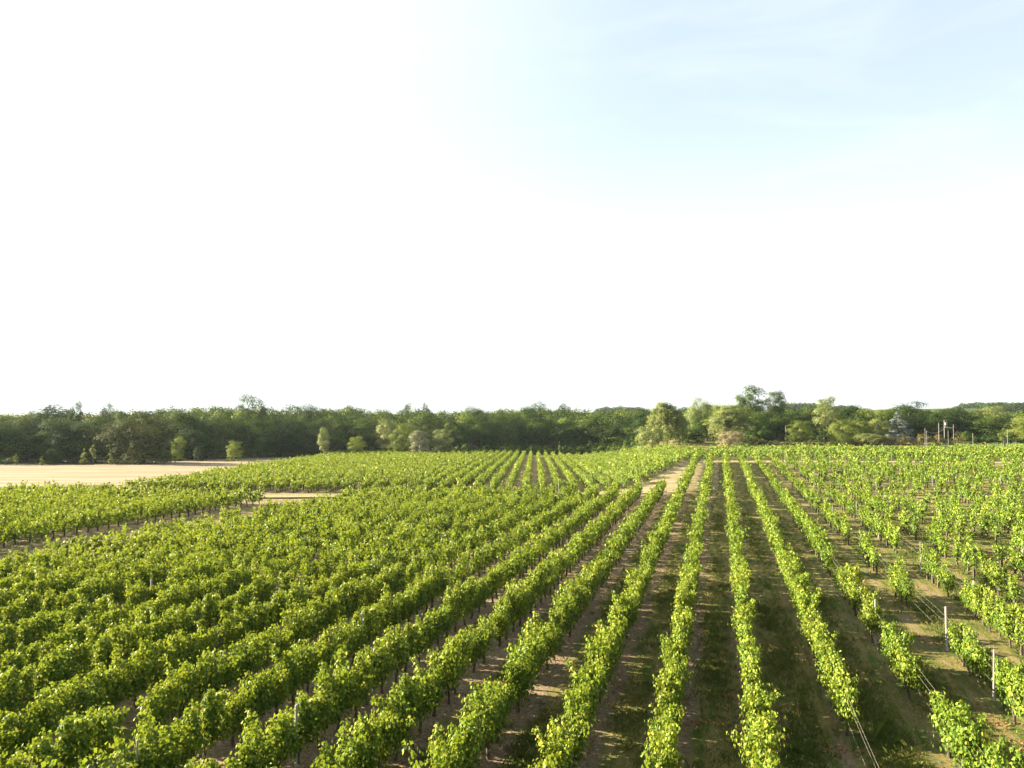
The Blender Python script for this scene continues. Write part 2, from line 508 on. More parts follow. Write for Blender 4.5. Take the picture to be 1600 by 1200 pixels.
LOOKS = [('tall bushy', dict(hgt=1.08, wid=1.1)), ('low rounded', dict(hgt=.90, wid=1.12)), ('full leafy', dict(wid=1.0)),
         ('narrow upright', dict(hgt=1.06, wid=.78, droop=.08)), ('drooping', dict(hgt=1.0, wid=1.2, droop=.5)), ('lone-sprouted', dict(hgt=.97, sprout=1)),
         ('shaggy', dict(hgt=1.02, wid=1.25, sprout=1)), ('long-sprouted', dict(hgt=1.0, wid=.92, sprout=2)), ('dense', dict(hgt=1.0, wid=1.05, droop=.15)),
         ('uneven', dict(hgt=.98, wid=1.0, sprout=1, n_sh=8)), ('ragged', dict(hgt=1.04, wid=.9, n_sh=7)), ('thick', dict(hgt=1.03, wid=1.15, droop=.3))]
LOOKS_S = [('compact', dict(hgt=.95, wid=.95, length=.85, n_sh=7)), ('tall slim', dict(hgt=1.1, wid=.72, length=.75, n_sh=6, sprout=1)),
           ('round', dict(hgt=.98, wid=1.05, length=.95, n_sh=8)), ('loose', dict(hgt=1.0, wid=.95, length=1.0, n_sh=6, sprout=1)),
           ('leaning', dict(hgt=1.0, wid=1.15, length=.85, n_sh=6)), ('bushy', dict(hgt=1.05, wid=1.1, length=1.0, n_sh=9))]
VM = []
for i, (lk, kw) in enumerate(LOOKS + LOOKS_S):
    g = np.random.default_rng(100 + i)
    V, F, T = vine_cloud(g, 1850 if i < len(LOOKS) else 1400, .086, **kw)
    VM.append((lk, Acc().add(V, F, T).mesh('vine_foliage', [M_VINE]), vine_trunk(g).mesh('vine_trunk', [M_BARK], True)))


# positions: (x, y, row angle, row number or None, sparse?, height scale)
vines = []


def noise1(k, u):
    return .5 + .5 * math.sin(u * .37 + k * 2.1) * math.sin(u * .13 + k * 1.3)


def base_py(P):
    return project(np.array([P[0], P[1], terrain(P[0], P[1])]))[1]


GAPS = {1: [(1168, 1400)], 2: [(1096, 1178), (1006, 1044), (905, 928)], 3: [(1072, 1108), (988, 1040), (905, 930)], 4: [(1030, 1075)]}
g = np.random.default_rng(21)
for n in range(-33, 31):
    v = rowv(n)
    left_block = n <= -21
    if left_block: v += 1.2
    if -20 <= n <= -17: continue
    u0, u1 = 13.0, 150.0
    if left_block: u0, u1 = 20, 200
    u = u0 + g.uniform(0, 1)
    while u < u1:
        x, y = u * DU + v * DV
        u += 1.12 + g.normal() * .05
        px, py, f = project(np.array([x, y, .8]))
        if f < 8 or px < -140 or px > 1740 or py > 1330: continue
        if left_block:
            if y > 89 - (n + 21) * .5 + .5 * math.sin(n): continue
        elif n <= -3:
            if y > 92.6 + .3 * math.sin(n * 1.7) - .02 * (n + 3): continue
        else:
            if y > 145.5 - .085 * (x - 30) + .25 * math.sin(n): continue
        sparse = n >= 2
        if n >= 1:
            gy = base_py((x, y))
            if any(a < gy < b for a, b in GAPS.get(n, [])): continue
            if y > 34:
                keep = .97 if n == 1 else (.80 if n == 2 else .34 + .44 * noise1(n, u))
                if g.random() > keep: continue
        elif g.random() > .985: continue
        vines.append((x + g.normal() * .04, y, TH, n, sparse, 1.0))
# far block, on the slope that falls away
nA = len(vines)
for k in range(-44, 30):
    v = k * SP2 + .9
    y = 104.0 + .5 * math.sin(k)
    while y < 276:
        x = v / DV2[0] + (y - 0) * math.tan(TH2)
        yy = y
        y += 1.15 + g.normal() * .06
        px, py, f = project(np.array([x, yy, terrain(x, yy)]))
        if px < -40 or px > 1700: continue
        xl = float(np.interp(yy, [103, 121, 168, 207, 261], [-51.5, -51.5, -55, -55, -58]))
        xr = 18 + .39 * (yy - 108)
        if x < xl or x > xr or yy > 272 - .25 * max(x, 0): continue
        if x > 0 and yy > (262 - 1.7 * x if x < 26 else 218 - 3.0 * (x - 26)): continue
        if g.random() > .97: continue
        vines.append((x + g.normal() * .05, yy, TH2, None, False, .93))
# block beyond the track: its rows slant away to the left
TH3 = R(-42)
DU3 = np.array([math.sin(TH3), math.cos(TH3)]); DV3 = np.array([math.cos(TH3), -math.sin(TH3)])
for k in range(40, 140):
    v = k * 2.4
    u = -60.0
    while u < 160:
        x, yy = u * DU3 + v * DV3
        u += 1.15 + g.normal() * .06
        if yy < 151.6 - .085 * (x - 30) + .3 * math.sin(k * 1.3) or yy > 178 - .06 * (x - 30): continue
        px, py, f = project(np.array([x, yy, .8]))
        if px > 1660 or x < 18.8 + .39 * (yy - 108): continue
        if g.random() > .96: continue
        vines.append((x, yy, TH3, None, False, .98))

VA = np.array([(a[0], a[1]) for a in vines])
Zg = terrain(VA[:, 0], VA[:, 1])
px, py, fd = project(np.column_stack([VA, Zg + 1.1]))
inside = (px > -25) & (px < 1625) & (py < 1215) & (np.array([a[3] is not None for a in vines]))
order = np.argsort(np.where(inside, fd, 1e9))
NEAR = set(order[:300].tolist())


def row_phrase(n):
    if n == 0: return 'in the most upright row'
    return f'{nth(abs(n))} row {"left" if n < 0 else "right"} of the upright row'


byrow = {}
for i in NEAR: byrow.setdefault(vines[i][3], []).append(i)
for n, ids in sorted(byrow.items()):
    for k, i in enumerate(sorted(ids, key=lambda q: vines[q][1])):
        x, y, th, _, sparse, hs = vines[i]
        gi = np.random.default_rng(5000 + i)
        j = int(gi.integers(len(LOOKS))) if not sparse else len(LOOKS) + int(gi.integers(len(LOOKS_S)))
        lk, fm, tm = VM[j]
        flip = math.pi if gi.random() < .5 else 0
        t = thing('grapevine', f'{lk} grapevine, {nth(k + 1)} from the near end, {row_phrase(n)}', 'grapevine',
                  (x, y, float(Zg[i])), -th + flip, 'grapevines standing in the nearest rows')
        s = gi.uniform(.84, 1.14)
        link('foliage', fm, t, (0, 0, 0), 0, (s * gi.uniform(.92, 1.1) * (.74 if vines[i][3] >= -1 else .80), 1.0, s * 1.03))
        link('trunk', tm, t, (0, 0, 0), gi.uniform(-.25, .25))


# every other vine: one mass
def lod_set(nleaf, size, K, seed, looks, kind='quad'):
    out = []
    for k in range(K):
        g = np.random.default_rng(seed + k)
        lk, kw = looks[k % len(looks)]
        out.append(vine_cloud(g, nleaf, size, kind=kind, **kw))
    return out


LOD = [(0, 46, lod_set(640, .130, 24, 300, LOOKS), lod_set(520, .128, 18, 340, LOOKS_S)),
       (46, 80, lod_set(300, .175, 24, 400, LOOKS), lod_set(270, .17, 18, 440, LOOKS_S)),
       (80, 125, lod_set(130, .26, 24, 500, LOOKS), lod_set(115, .25, 18, 540, LOOKS_S)),
       (125, 999, lod_set(70, .34, 24, 600, LOOKS), lod_set(65, .33, 18, 640, LOOKS_S))]
rest = Acc()
g = np.random.default_rng(77)
tz = np.array([[-.05, .05], [.62, .045]])
for i, (x, y, th, n, sparse, hs) in enumerate(vines):
    if i in NEAR: continue
    d = fd[i]
    for lo, hi, A, B in LOD:
        if lo <= d < hi: break
    V, F, T = (B if sparse else A)[int(g.integers(len(B if sparse else A)))]
    a = -th + (math.pi if g.random() < .5 else 0)
    c, s = math.cos(a), math.sin(a)
    sc = hs * g.uniform(.82, 1.15)
    W = V * np.array([g.uniform(.95, 1.15) * (.76 if n is None or n >= -1 else .80), 1.0, sc * 1.03])
    W = np.column_stack([W[:, 0] * c - W[:, 1] * s + x, W[:, 0] * s + W[:, 1] * c + y, W[:, 2] + Zg[i]])
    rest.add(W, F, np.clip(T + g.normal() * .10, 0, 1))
    if d < 130:
        o = g.normal(size=2) * .04
        q = np.array([(-1, -1), (1, -1), (1, 1), (-1, 1)])
        TV = np.array([(x + q[k][0] * .05 + oo[0], y + q[k][1] * .05 + oo[1], Zg[i] + z) for z, oo in ((-.05, (0, 0)), (.66, o)) for k in range(4)])
        TF = np.array([(k, (k + 1) % 4, 4 + (k + 1) % 4, 4 + k) for k in range(4)])
        rest.add(TV, TF, .5, 1)
tag(link('grapevines', rest.mesh('grapevines', [M_VINE, M_BARK])), 'leafy green grapevines in long rows running back across the fields', 'grapevines', kind='stuff')
print('vines', len(vines), 'faces in mass', sum(len(f) for f in rest.F))

# ------------------------------------------------------------------ vine posts and wires
post_g = np.random.default_rng(9)


def post_mesh(h, r, lean, sides=8):
    a = Acc()
    z = np.array([-.1, h * .5, h - .015, h])
    V, F = tube(np.stack([lean[0] * z, lean[1] * z, z], 1), [r, r * .97, r * .94, r * .8], sides); a.add(V, F)
    return a


posts = []            # (row, u, height, radius, material)
for (x_, y_) in [(1555, 1097), (1478, 1017), (1368, 1008), (1523, 966), (1550, 930), (1248, 815), (1356, 880), (1312, 826), (1490, 831), (1304, 783), (1459, 766),
                 (1466, 752), (1525, 760), (1571, 812), (1595, 846), (1216, 772), (1230, 790), (1339, 752), (1356, 765), (1385, 748), (1416, 750), (1431, 738),
                 (1459, 815), (1375, 842), (1384, 778), (1502, 755), (1517, 742), (1551, 765), (1405, 895), (1580, 905), (1197, 795), (1270, 760), (1350, 815)]:
    P = ground_at(x_, y_)
    n = rown(np.dot(P[:2], DV))
    posts.append((n, float(np.dot(P[:2], DU))))
for (x_, y_) in [(280, 947), (190, 1013), (108, 1017), (167, 1142), (472, 1030), (597, 954), (18, 1012), (610, 1010), (500, 1095), (395, 820), (855, 755 + 22), (690, 905), (160, 905), (217, 900)]:
    r_ = ray(x_, y_); t_ = (1.88 - H_CAM) / r_[2]
    P = r_[:2] * t_
    n = rown(np.dot(P, DV))
    posts.append((n, float(np.dot(P, DU))))
for n in range(-2, 12):                                   # end posts at the track
    v = rowv(n)
    u = 100
    while True:
        x, y = u * DU + v * DV
        if y > 146.3 - .085 * (x - 30): break
        u += .25
    posts.append((n, u))
for n in range(-16, -2):
    u = (93.6 - (rowv(n)) * DV[1]) / DU[1]
    if n % 2 == 0: posts.append((n, u))
seen = []
posts = [p for p in posts if not any(q[0] == p[0] and abs(q[1] - p[1]) < .8 for q in seen) and not seen.append(p)]
prow = {}
for p in posts: prow.setdefault(p[0], []).append(p)
LK = ['pale weathered', 'grey wooden', 'thin bleached', 'whitish split']
for n, ps in sorted(prow.items()):
    for k, (n_, u) in enumerate(sorted(ps, key=lambda q: q[1])):
        x, y = u * DU + (rowv(n)) * DV
        h = post_g.uniform(1.72, 1.9) + (-.10 if n < 0 else 0); r = post_g.uniform(.036, .050) * (1 if u < 45 else .75)
        lk = LK[int(post_g.integers(len(LK)))]
        if lk.startswith('thin'): r *= .75
        near = n >= 2 and k == 0
        o = link('vine_post', post_mesh(h, r, post_g.normal(size=2) * .02).mesh('vine_post', [M_POST], True), None, (x, y, float(terrain(x, y))))
        tag(o, f'{lk} vine post, {nth(k + 1)} from the near end, {row_phrase(n)}', 'post', 'posts in the vine rows')
# end posts of the far block
k = 0
for kk in range(13, -12, -3):
    v = kk * SP2 + .9
    y = 103.0; x = v / DV2[0] + y * math.tan(TH2)
    if x > 18.2 + .39 * (y - 108): continue
    k += 1
    o = link('end_post', post_mesh(1.45, .04, post_g.normal(size=2) * .03).mesh('end_post', [M_POST], True), None, (x, y, float(terrain(x, y))))
    tag(o, f'pale end post at the foot of the far slope, {nth(k)} from the bare headland', 'post', 'end posts of the far block')

WN = {1: 'just right of the upright row', 2: 'along the second row right of the upright row', 3: 'along the third row right of the upright row',
      4: 'along the fourth row right of the upright row', 5: 'along the fifth row right of the upright row'}
for n in WN:
    for hgt, nm in ((1.42, 'upper'), (1.08, 'middle'), (.66, 'lower')):
        u = np.arange(14, 62, 1.5)
        P = u[:, None] * DU + (rowv(n) + (.035 if nm == 'middle' else -.03)) * DV
        z = terrain(P[:, 0], P[:, 1]) + hgt - .02 * np.abs(np.sin(u * .5))
        V, F = tube(np.column_stack([P, z]), .0022, 5)
        o = link('trellis_wire', Acc().add(V, F).mesh('trellis_wire', [M_WIRE], True))
        tag(o, f'{nm} thin steel trellis wire {WN[n]}', 'wire', 'trellis wires on the vine rows')

# ------------------------------------------------------------------ trees
def sphere_pts(g, n):
    return nrm(g.normal(size=(n, 3)))


def clumps(g, centers, radii, n_leaf, leaf, squash=.8, subs=9, up=.12, jitter=.20):
    """leaf clusters on the skin of rounded lobes; returns leaf quads with a tint per clump"""
    ctr = np.mean(np.asarray(centers, float), 0) - np.array([0, 0, 1.0])
    areas = np.array(radii) ** 2; areas = areas / areas.sum()
    Cs, Ns, Ts, Sz = [], [], [], []
    for c, r, a in zip(centers, radii, areas):
        m = max(4, int(n_leaf * a))
        d = sphere_pts(g, subs); d[:, 2] = np.where(d[:, 2] < -.35, -d[:, 2], d[:, 2])
        sc = np.asarray(c) + d * r * .58 * np.array([1, 1, squash])
        sr = r * g.uniform(.42, .68, subs)
        pick = g.integers(subs, size=m)
        q = sphere_pts(g, m); q[:, 2] = np.where((q[:, 2] < -.3) & (g.random(m) < .7), -q[:, 2], q[:, 2])
        rad = sr[pick] * g.uniform(.55, 1.12, m)
        Cs.append(sc[pick] + q * rad[:, None] * np.array([1, 1, squash]))
        cd = nrm((np.asarray(c) - ctr)[None])[0]
        Ns.append(q * .55 + d[pick] * .6 + cd * .35 + g.normal(size=(m, 3)) * jitter + np.array([0, 0, up]))
        base = g.normal(.45, .14)
        Ts.append(np.clip(base + g.normal(0, .1, subs)[pick] + g.normal(0, .12, m), 0, 1))
        Sz.append(leaf * g.uniform(.6, 1.3, m))
    C = np.concatenate(Cs); V, F = leaf_quads(C, np.concatenate(Ns), np.concatenate(Sz), g)
    return V, F, np.concatenate(Ts)


def tree_kind(kind, seed, n_leaf=3200, leaf=.46, H=14., W=11.):
    """(crown Acc, trunk Acc) of a tree H tall and W wide"""
    g = np.random.default_rng(seed)
    cr, tr = Acc(), Acc()
    if kind in ('oak', 'open', 'bush', 'poplar', 'egg'):
        zlo = {'oak': -.02, 'open': .42, 'bush': .02, 'poplar': .05, 'egg': .04}[kind] * H
        nl = {'oak': 27, 'open': 17, 'bush': 13, 'poplar': 16, 'egg': 16}[kind]
        cz = (zlo + H) / 2; rz = (H - zlo) / 2
        cs, rs = [], []
        for k in range(nl):
            zz = -0.92 + 1.84 * (k + .5) / nl; a = k * 2.4 + g.uniform(-.5, .5)
            rr = math.sqrt(max(0.05, 1 - zz * zz))
            if kind == 'oak' and zz < 0: rr = max(rr, .8)
            if kind == 'bush': rr = max(rr, .75 if zz < 0 else 0)
            if kind == 'egg': rr *= (.62 + .38 * (1 - max(zz, 0))) if zz > 0 else 1
            q = .66 if kind != 'open' else .72
            cs.append((math.cos(a) * rr * W / 2 * q + g.normal() * W * .03, math.sin(a) * rr * W / 2 * q + g.normal() * W * .03, cz + zz * rz * .80 + g.normal() * H * .02))
            rs.append(W / 2 * g.uniform(.36, .62) * (1 if kind != 'open' else .92))
        if kind in ('oak', 'egg', 'bush'):
            for k in range(9):                    # skirts that reach the ground
                a = k * .7 + g.uniform(-.2, .2)
                cs.append((math.cos(a) * W * .36, math.sin(a) * W * .36, H * .05)); rs.append(W * .15)
        V, F, T = clumps(g, cs, rs, n_leaf, leaf, squash=.8 if kind != 'poplar' else 1.3); cr.add(V, F, T)
        top = np.array([g.normal() * .3, g.normal() * .3, H * .72])
        zs = np.linspace(-.3, 1, 7)
        tp = np.stack([top[0] * np.maximum(zs, 0) + .15 * np.sin(zs * 5), top[1] * np.maximum(zs, 0), np.where(zs < 0, -.4, zs * top[2])], 1)
        V, F = tube(tp, np.linspace(.034, .010, 7) * H, 8); tr.add(V, F)
        for c, r in list(zip(cs, rs))[::2 if kind != 'open' else 1]:
            c = np.asarray(c); b = np.array([tp[3][0], tp[3][1], min(c[2] * .62, top[2] * .85)])
            m = (b + c) / 2 + np.array([0, 0, -.04 * H])
            V, F = tube([b, m, c], np.array([.012, .008, .003]) * H, 5); tr.add(V, F)
    elif kind == 'weep':
        cs, rs = [], []
        for k in range(24):
            a = k * 2.4 + g.uniform(-.3, .3); rr = math.sqrt((k + .5) / 24)
            cs.append((math.cos(a) * rr * W / 2 * .86, math.sin(a) * rr * W / 2 * .86, H * (.92 - .50 * rr * rr + g.normal() * .05))); rs.append(W * g.uniform(.13, .2))
        V, F, T = clumps(g, cs, rs, int(n_leaf * .55), leaf, .9); cr.add(V, F, T)
        C = []; tt = []
        for c, r in zip(cs, rs):
            for s in range(9):
                a = g.uniform(0, 6.28); q = r * g.uniform(.5, 1.3)
                m = n_leaf // 330
                z0 = c[2] + .3 * r; L = min(z0 - H * .02, H * g.uniform(.2, .6))
                t = g.random(m)
                C.append(np.stack([c[0] + math.cos(a) * q * (.6 + .4 * t) + g.normal(size=m) * .16, c[1] + math.sin(a) * q * (.6 + .4 * t) + g.normal(size=m) * .16, z0 - t * L], 1))
                tt.append(np.clip(np.full(m, g.normal(.5, .2)) + g.normal(0, .1, m), 0, 1))
        C = np.concatenate(C)
        V, F = leaf_quads(C, C * np.array([1, 1, 0]) * .25 + g.normal(size=C.shape) * .6 + np.array([0, 0, .2]), leaf * g.uniform(.7, 1.3, len(C)), g); cr.add(V, F, np.concatenate(tt))
        V, F = tube([(0, 0, -.4), (.1, 0, H * .3), (0, .2, H * .85)], np.array([.022, .014, .004]) * H, 8); tr.add(V, F)
        for c in cs[::2]:
            V, F = tube([(0.05, .1, H * .42), (c[0] * .5, c[1] * .5, c[2] * .86), c], np.array([.012, .008, .003]) * H, 5); tr.add(V, F)
    elif kind == 'cedar':
        cs, rs = [], []
        for k in range(64):
            f = ((k + .5) / 64) ** 1.25
            a = k * 2.4 + g.uniform(-.4, .4); rad = W / 2 * (1 - f) ** .8 * g.uniform(.62, 1.0)
            cs.append((math.cos(a) * rad, math.sin(a) * rad, H * (.05 + .91 * f) + g.normal() * .25)); rs.append((.16 - .09 * f) * W)
        V, F, T = clumps(g, cs, rs, n_leaf, leaf, .5, subs=7, up=.35); cr.add(V, F, T)
        V, F = tube([(0, 0, -.4), (0, 0, H * .5), (0, 0, H * .97)], np.array([.03, .018, .003]) * H, 8); tr.add(V, F)
    elif kind == 'sapling':
        cs, rs = [], []
        for k in range(9):
            a = k * 2.4; rr = g.uniform(.1, .55)
            cs.append((math.cos(a) * rr * W / 2, math.sin(a) * rr * W / 2, H * g.uniform(.18, .85) * (1 - .3 * rr))); rs.append(W * g.uniform(.15, .25))
        cs.append((0, 0, H * .93)); rs.append(W * .12)
        V, F, T = clumps(g, cs, rs, n_leaf, leaf, 1.1, jitter=.8); cr.add(V, F, T)
        for c in cs:
            V, F = tube([(0, 0, -.15), (c[0] * .4, c[1] * .4, c[2] * .6), c], np.array([.02, .012, .004]) * H, 5); tr.add(V, F)
    return cr, tr


PROTO = {}


def proto(kind, var, mat, n_leaf, leaf, H, W):
    key = (kind, var, mat.name)
    if key not in PROTO:
        cr, tr = tree_kind(kind, 900 + var * 17 + len(kind), n_leaf, leaf, H, W)
        PROTO[key] = (cr.mesh(kind + '_crown', [mat]), tr.mesh(kind + '_trunk', [M_TRUNK], True), H, W)
    return PROTO[key]


NL = {'oak': (15000, .31, 14, 12), 'open': (6500, .32, 16, 11), 'bush': (5000, .21, 5, 6), 'poplar': (5000, .28, 12, 4.5), 'egg': (8000, .25, 10, 7),
      'weep': (14000, .28, 14, 9), 'cedar': (12000, .30, 12, 10), 'sapling': (1600, .20, 4, 2.6)}
tree_n = [0]


def tree(name, label, px_, top_y, w_px, D, kind, mat, cat='tree', group=None, stretch_y=1.0):
    """a tree D metres ahead whose crown tops out at picture height top_y and is w_px wide there"""
    x = (px_ - 800) / FPX * D
    zg = float(terrain(x, D))
    Hm = (H_CAM - (top_y - HOR) / FPX * D) - zg
    Wm = w_px / FPX * D
    tree_n[0] += 1
    k = tree_n[0]
    cm, tm, H, W = proto(kind, k % (4 if kind == 'oak' else 2), mat, *NL[kind])
    t = thing(name, label, cat, (x, D, zg), (k * 1.7) % 6.28, group)
    sx = Wm / W; sz = Hm / H / (1.02)
    link('crown', cm, t, (0, 0, 0), 0, (sx, sx * stretch_y, sz))
    link('trunk', tm, t, (0, 0, 0), 0, (max(sx, .6), max(sx, .6), sz))
    return t


GW = 'trees along the wood edge'
T_ = [  # wood edge, from left to right
    ('oak', M_WOOD, -12, 652, 92, 200, 'dark oak cut by the left picture border at the wood edge'),
    ('oak', M_WOOD, 45, 650, 92, 206, 'dark oak behind the small bright sapling nearest the left border'),
    ('oak', M_WOOD, 95, 656, 78, 203, 'deeply shaded oak between the lone yellow sapling and the forked sapling'),
    ('oak', M_WOOD, 145, 653, 92, 204, 'sunlit-shouldered oak right behind the pale forked sapling'),
    ('oak', M_OLIVE, 222, 645, 106, 196, 'broad olive-brown oak, the widest crown at the edge of the tan field'),
    ('egg', M_WOOD, 296, 668, 56, 222, 'round-topped green tree just right of the broad olive-brown oak'),
    ('oak', M_WOOD, 285, 642, 84, 232, 'tall oak rising behind the round-topped tree beside the olive-brown oak'),
    ('oak', M_WOOD, 340, 647, 80, 238, 'dark oak rising behind the bright round tree on the field margin'),
    ('oak', M_WOOD, 392, 650, 84, 246, 'dark oak above the far corner of the tan field'),
    ('oak', M_WOOD, 446, 652, 84, 252, 'dark oak left of the columnar poplar with a leafy shrub below'),
    ('oak', M_WOOD, 478, 676, 52, 256, 'low dark tree tucked beside the columnar poplar, on its left'),
    ('oak', M_WOOD, 520, 650, 86, 268, 'dark oak standing straight behind the columnar poplar'),
    ('oak', M_WOOD, 572, 648, 80, 272, 'dark oak behind the small conical green tree'),
    ('egg', M_PALE, 604, 652, 40, 262, 'pale yellowish ash between the dark oaks left of the silver shrub'),
    ('egg', M_FRESH, 631, 659, 46, 256, 'yellow-green pointed tree leaning over the silver shrub'),
    ('oak', M_WOOD, 668, 646, 76, 280, 'dark oak rising behind the silver shrub'),
    ('egg', M_PALE, 692, 668, 36, 256, 'ash-topped slim tree just right of the silver shrub'),
    ('egg', M_WOOD, 710, 656, 42, 274, 'dark egg-shaped tree right of the ash-topped slim tree'),
    ('oak', M_WOOD, 748, 648, 78, 282, 'dark oak, second right of the ash-topped slim tree'),
    ('oak', M_WOOD, 792, 645, 78, 286, 'dark oak above the place where the far rows run straightest'),
    ('oak', M_WOOD, 838, 647, 80, 288, 'dark oak straight behind the stub-topped row end of the far block'),
    ('oak', M_WOOD, 882, 650, 78, 288, 'dark oak behind the small lone bush at the far row ends'),
    ('oak', M_WOOD, 926, 650, 76, 286, 'dark oak midway between the two lone bushes at the far rows'),
    ('oak', M_WOOD, 970, 648, 76, 280, 'dark oak left of the round grey-green willow bush'),
    ('oak', M_WOOD, 1010, 640, 66, 262, 'dark oak mostly hidden behind the round grey-green willow bush'),
    ('oak', M_WOOD, 1075, 668, 52, 224, 'deep green tree at the foot of the two tall willows'),
    ('oak', M_WOOD, 1104, 652, 62, 236, 'shaded broad tree between the two tall willows'),
    ('oak', M_WOOD, 1172, 644, 66, 240, 'dark tree under the tall open-crowned pair'),
    ('oak', M_WOOD, 1205, 640, 70, 246, 'dark tree right below the smaller open-crowned tree'),
    ('oak', M_WOOD, 1246, 640, 66, 250, 'dark tree behind the sunlit bush with a thin pole beside it'),
    ('oak', M_WOOD, 1340, 634, 60, 238, 'brownish-topped tree left of the blue cedar, standing highest there'),
    ('oak', M_WOOD, 1386, 641, 62, 244, 'dark tree whose dome shows over the blue cedar'),
    ('oak', M_WOOD, 1420, 627, 74, 250, 'highest dark dome of the wood right behind the blue cedar'),
    ('oak', M_WOOD, 1462, 640, 66, 246, 'dark tree behind the pole that carries the transformer'),
    ('oak', M_WOOD, 1503, 637, 74, 250, 'dark tree right of the transformer pole'),
    ('oak', M_WOOD, 1548, 652, 74, 240, 'deeply shaded tree above the clipped hedge'),
    ('oak', M_PALE, 1552, 634, 76, 285, 'pale sunlit tree rising over the shaded tree by the clipped hedge'),
    ('oak', M_FRESH, 1606, 646, 66, 232, 'yellow-green tree cut by the right picture border'),
]
for kind, mat, x_, ty, w_, D_, lb in T_:
    tree('broadleaf_tree', lb, x_, ty, w_, D_, kind, mat, 'tree', GW)
G2 = 'trees rising above the skyline'
for kind, mat, x_, ty, w_, D_, lb in [
    ('oak', M_WOOD, 90, 633, 70, 245, 'wide flat-topped tree showing over the wood near the left border'),
    ('open', M_WOOD, 119, 631, 20, 235, 'small gappy treetop beside the wide flat-topped tree'),
    ('oak', M_WOOD, 166, 630, 30, 240, 'dark knob of a treetop on the skyline left of the olive-brown oak'),
    ('open', M_WOOD, 396, 621, 46, 270, 'tall airy tree, the highest on the skyline left of the poplar'),
    ('oak', M_WOOD, 490, 632, 54, 290, 'round treetop on the skyline above the columnar poplar'),
    ('oak', M_WOOD, 543, 635, 34, 420, 'bluish far dome showing through the dip right of the poplar'),
    ('oak', M_WOOD, 634, 631, 34, 300, 'dark treetop on the skyline above the silver shrub'),
    ('open', M_WOOD, 665, 633, 12, 310, 'tiny lone crown on a thin stem poking above the skyline'),
    ('oak', M_WOOD, 742, 635, 46, 320, 'rounded treetop on the skyline above the far vine block'),
    ('oak', M_WOOD, 832, 631, 60, 315, 'long sunlit treetop standing over the middle of the wood'),
    ('oak', M_WOOD, 880, 632, 40, 315, 'ragged treetop over the small lone bush'),
    ('open', M_WOOD, 1172, 607, 54, 262, 'tallest open-crowned tree with sky showing through its limbs'),
    ('open', M_WOOD, 1212, 611, 38, 262, 'second open-crowned tree, just right of the tallest one'),
    ('egg', M_PALE, 1293, 617, 44, 240, 'tall pale poplar-like tree standing alone on the skyline'),
    ('oak', M_PALE, 1095, 622, 46, 244, 'sunlit tree with a notched top between the two tall willows'),
    ('oak', M_FRESH, 1130, 630, 44, 250, 'yellow-topped tree left of the tallest open-crowned tree'),
]:
    tree('tall_tree', lb, x_, ty, w_, D_, kind, mat, 'tree', G2)
# single trees that stand out
tree('columnar_poplar', 'narrow columnar poplar, bright against the dark wood', 507, 666, 17, 236, 'poplar', M_PALE)
tree('conical_tree', 'small conical green tree right of the columnar poplar', 559, 680, 30, 244, 'egg', M_FRESH)
tree('silver_shrub', 'rounded silvery shrub at the edge of the far vines', 657, 670, 36, 250, 'egg', M_SILVER, 'shrub')
tree('willow_tree', 'tall pale weeping willow with a round bush at its foot', 1042, 627, 66, 216, 'weep', M_PALE)
tree('willow_tree', 'broad weeping willow beside the straw-coloured shrub', 1140, 634, 66, 222, 'weep', M_PALE)
tree('willow_bush', 'round grey-green willow bush at the edge of the vines', 1017, 666, 48, 204, 'bush', M_PALE, 'bush')
tree('straw_shrub', 'straw-coloured dome of a shrub below the broad willow', 1141, 672, 42, 206, 'bush', M_TAN, 'shrub')
tree('garden_bush', 'dark green domed bush right of the straw-coloured shrub', 1184, 664, 44, 216, 'bush', M_WOOD, 'bush')
tree('sunlit_bush', 'large sunlit bush with spreading sprays below the pale poplar-like tree', 1250, 655, 46, 212, 'egg', M_FRESH, 'bush')
tree('blue_cedar', 'blue-grey cedar with layered boughs behind the rusty hedge', 1403, 642, 54, 216, 'cedar', M_BLUE)
tree('small_cedar', 'small dark conifer between two leafy garden trees', 1287, 664, 30, 222, 'cedar', M_WOOD)
for x_, ty, w_, lb in [(1318, 655, 46, 'yellow-green garden tree right of the small dark conifer'), (1343, 655, 40, 'fresh green garden tree midway between the two conifers'),
                       (1369, 652, 40, 'grey-green garden tree touching the blue cedar'), (1356, 676, 40, 'low garden bush in front of the grey-green tree'),
                       (1310, 676, 40, 'low garden bush in front of the yellow-green tree')]:
    tree('garden_tree', lb, x_, ty, w_, 217 if ty < 670 else 209, 'egg' if ty < 670 else 'bush', M_FRESH if 'green g' in lb and 'grey' not in lb else (M_PALE if 'grey' in lb else M_FRESH), 'tree' if ty < 670 else 'bush')
tree('fig_tree', 'small spreading tree by the last pale pole near the right border', 1568, 669, 30, 205, 'sapling', M_FRESH)
tree('round_bush', 'round dark bush on the far lawn left of the clipped hedge', 1510, 673, 22, 218, 'bush', M_WOOD, 'bush')
GS = 'young trees on the field margin'
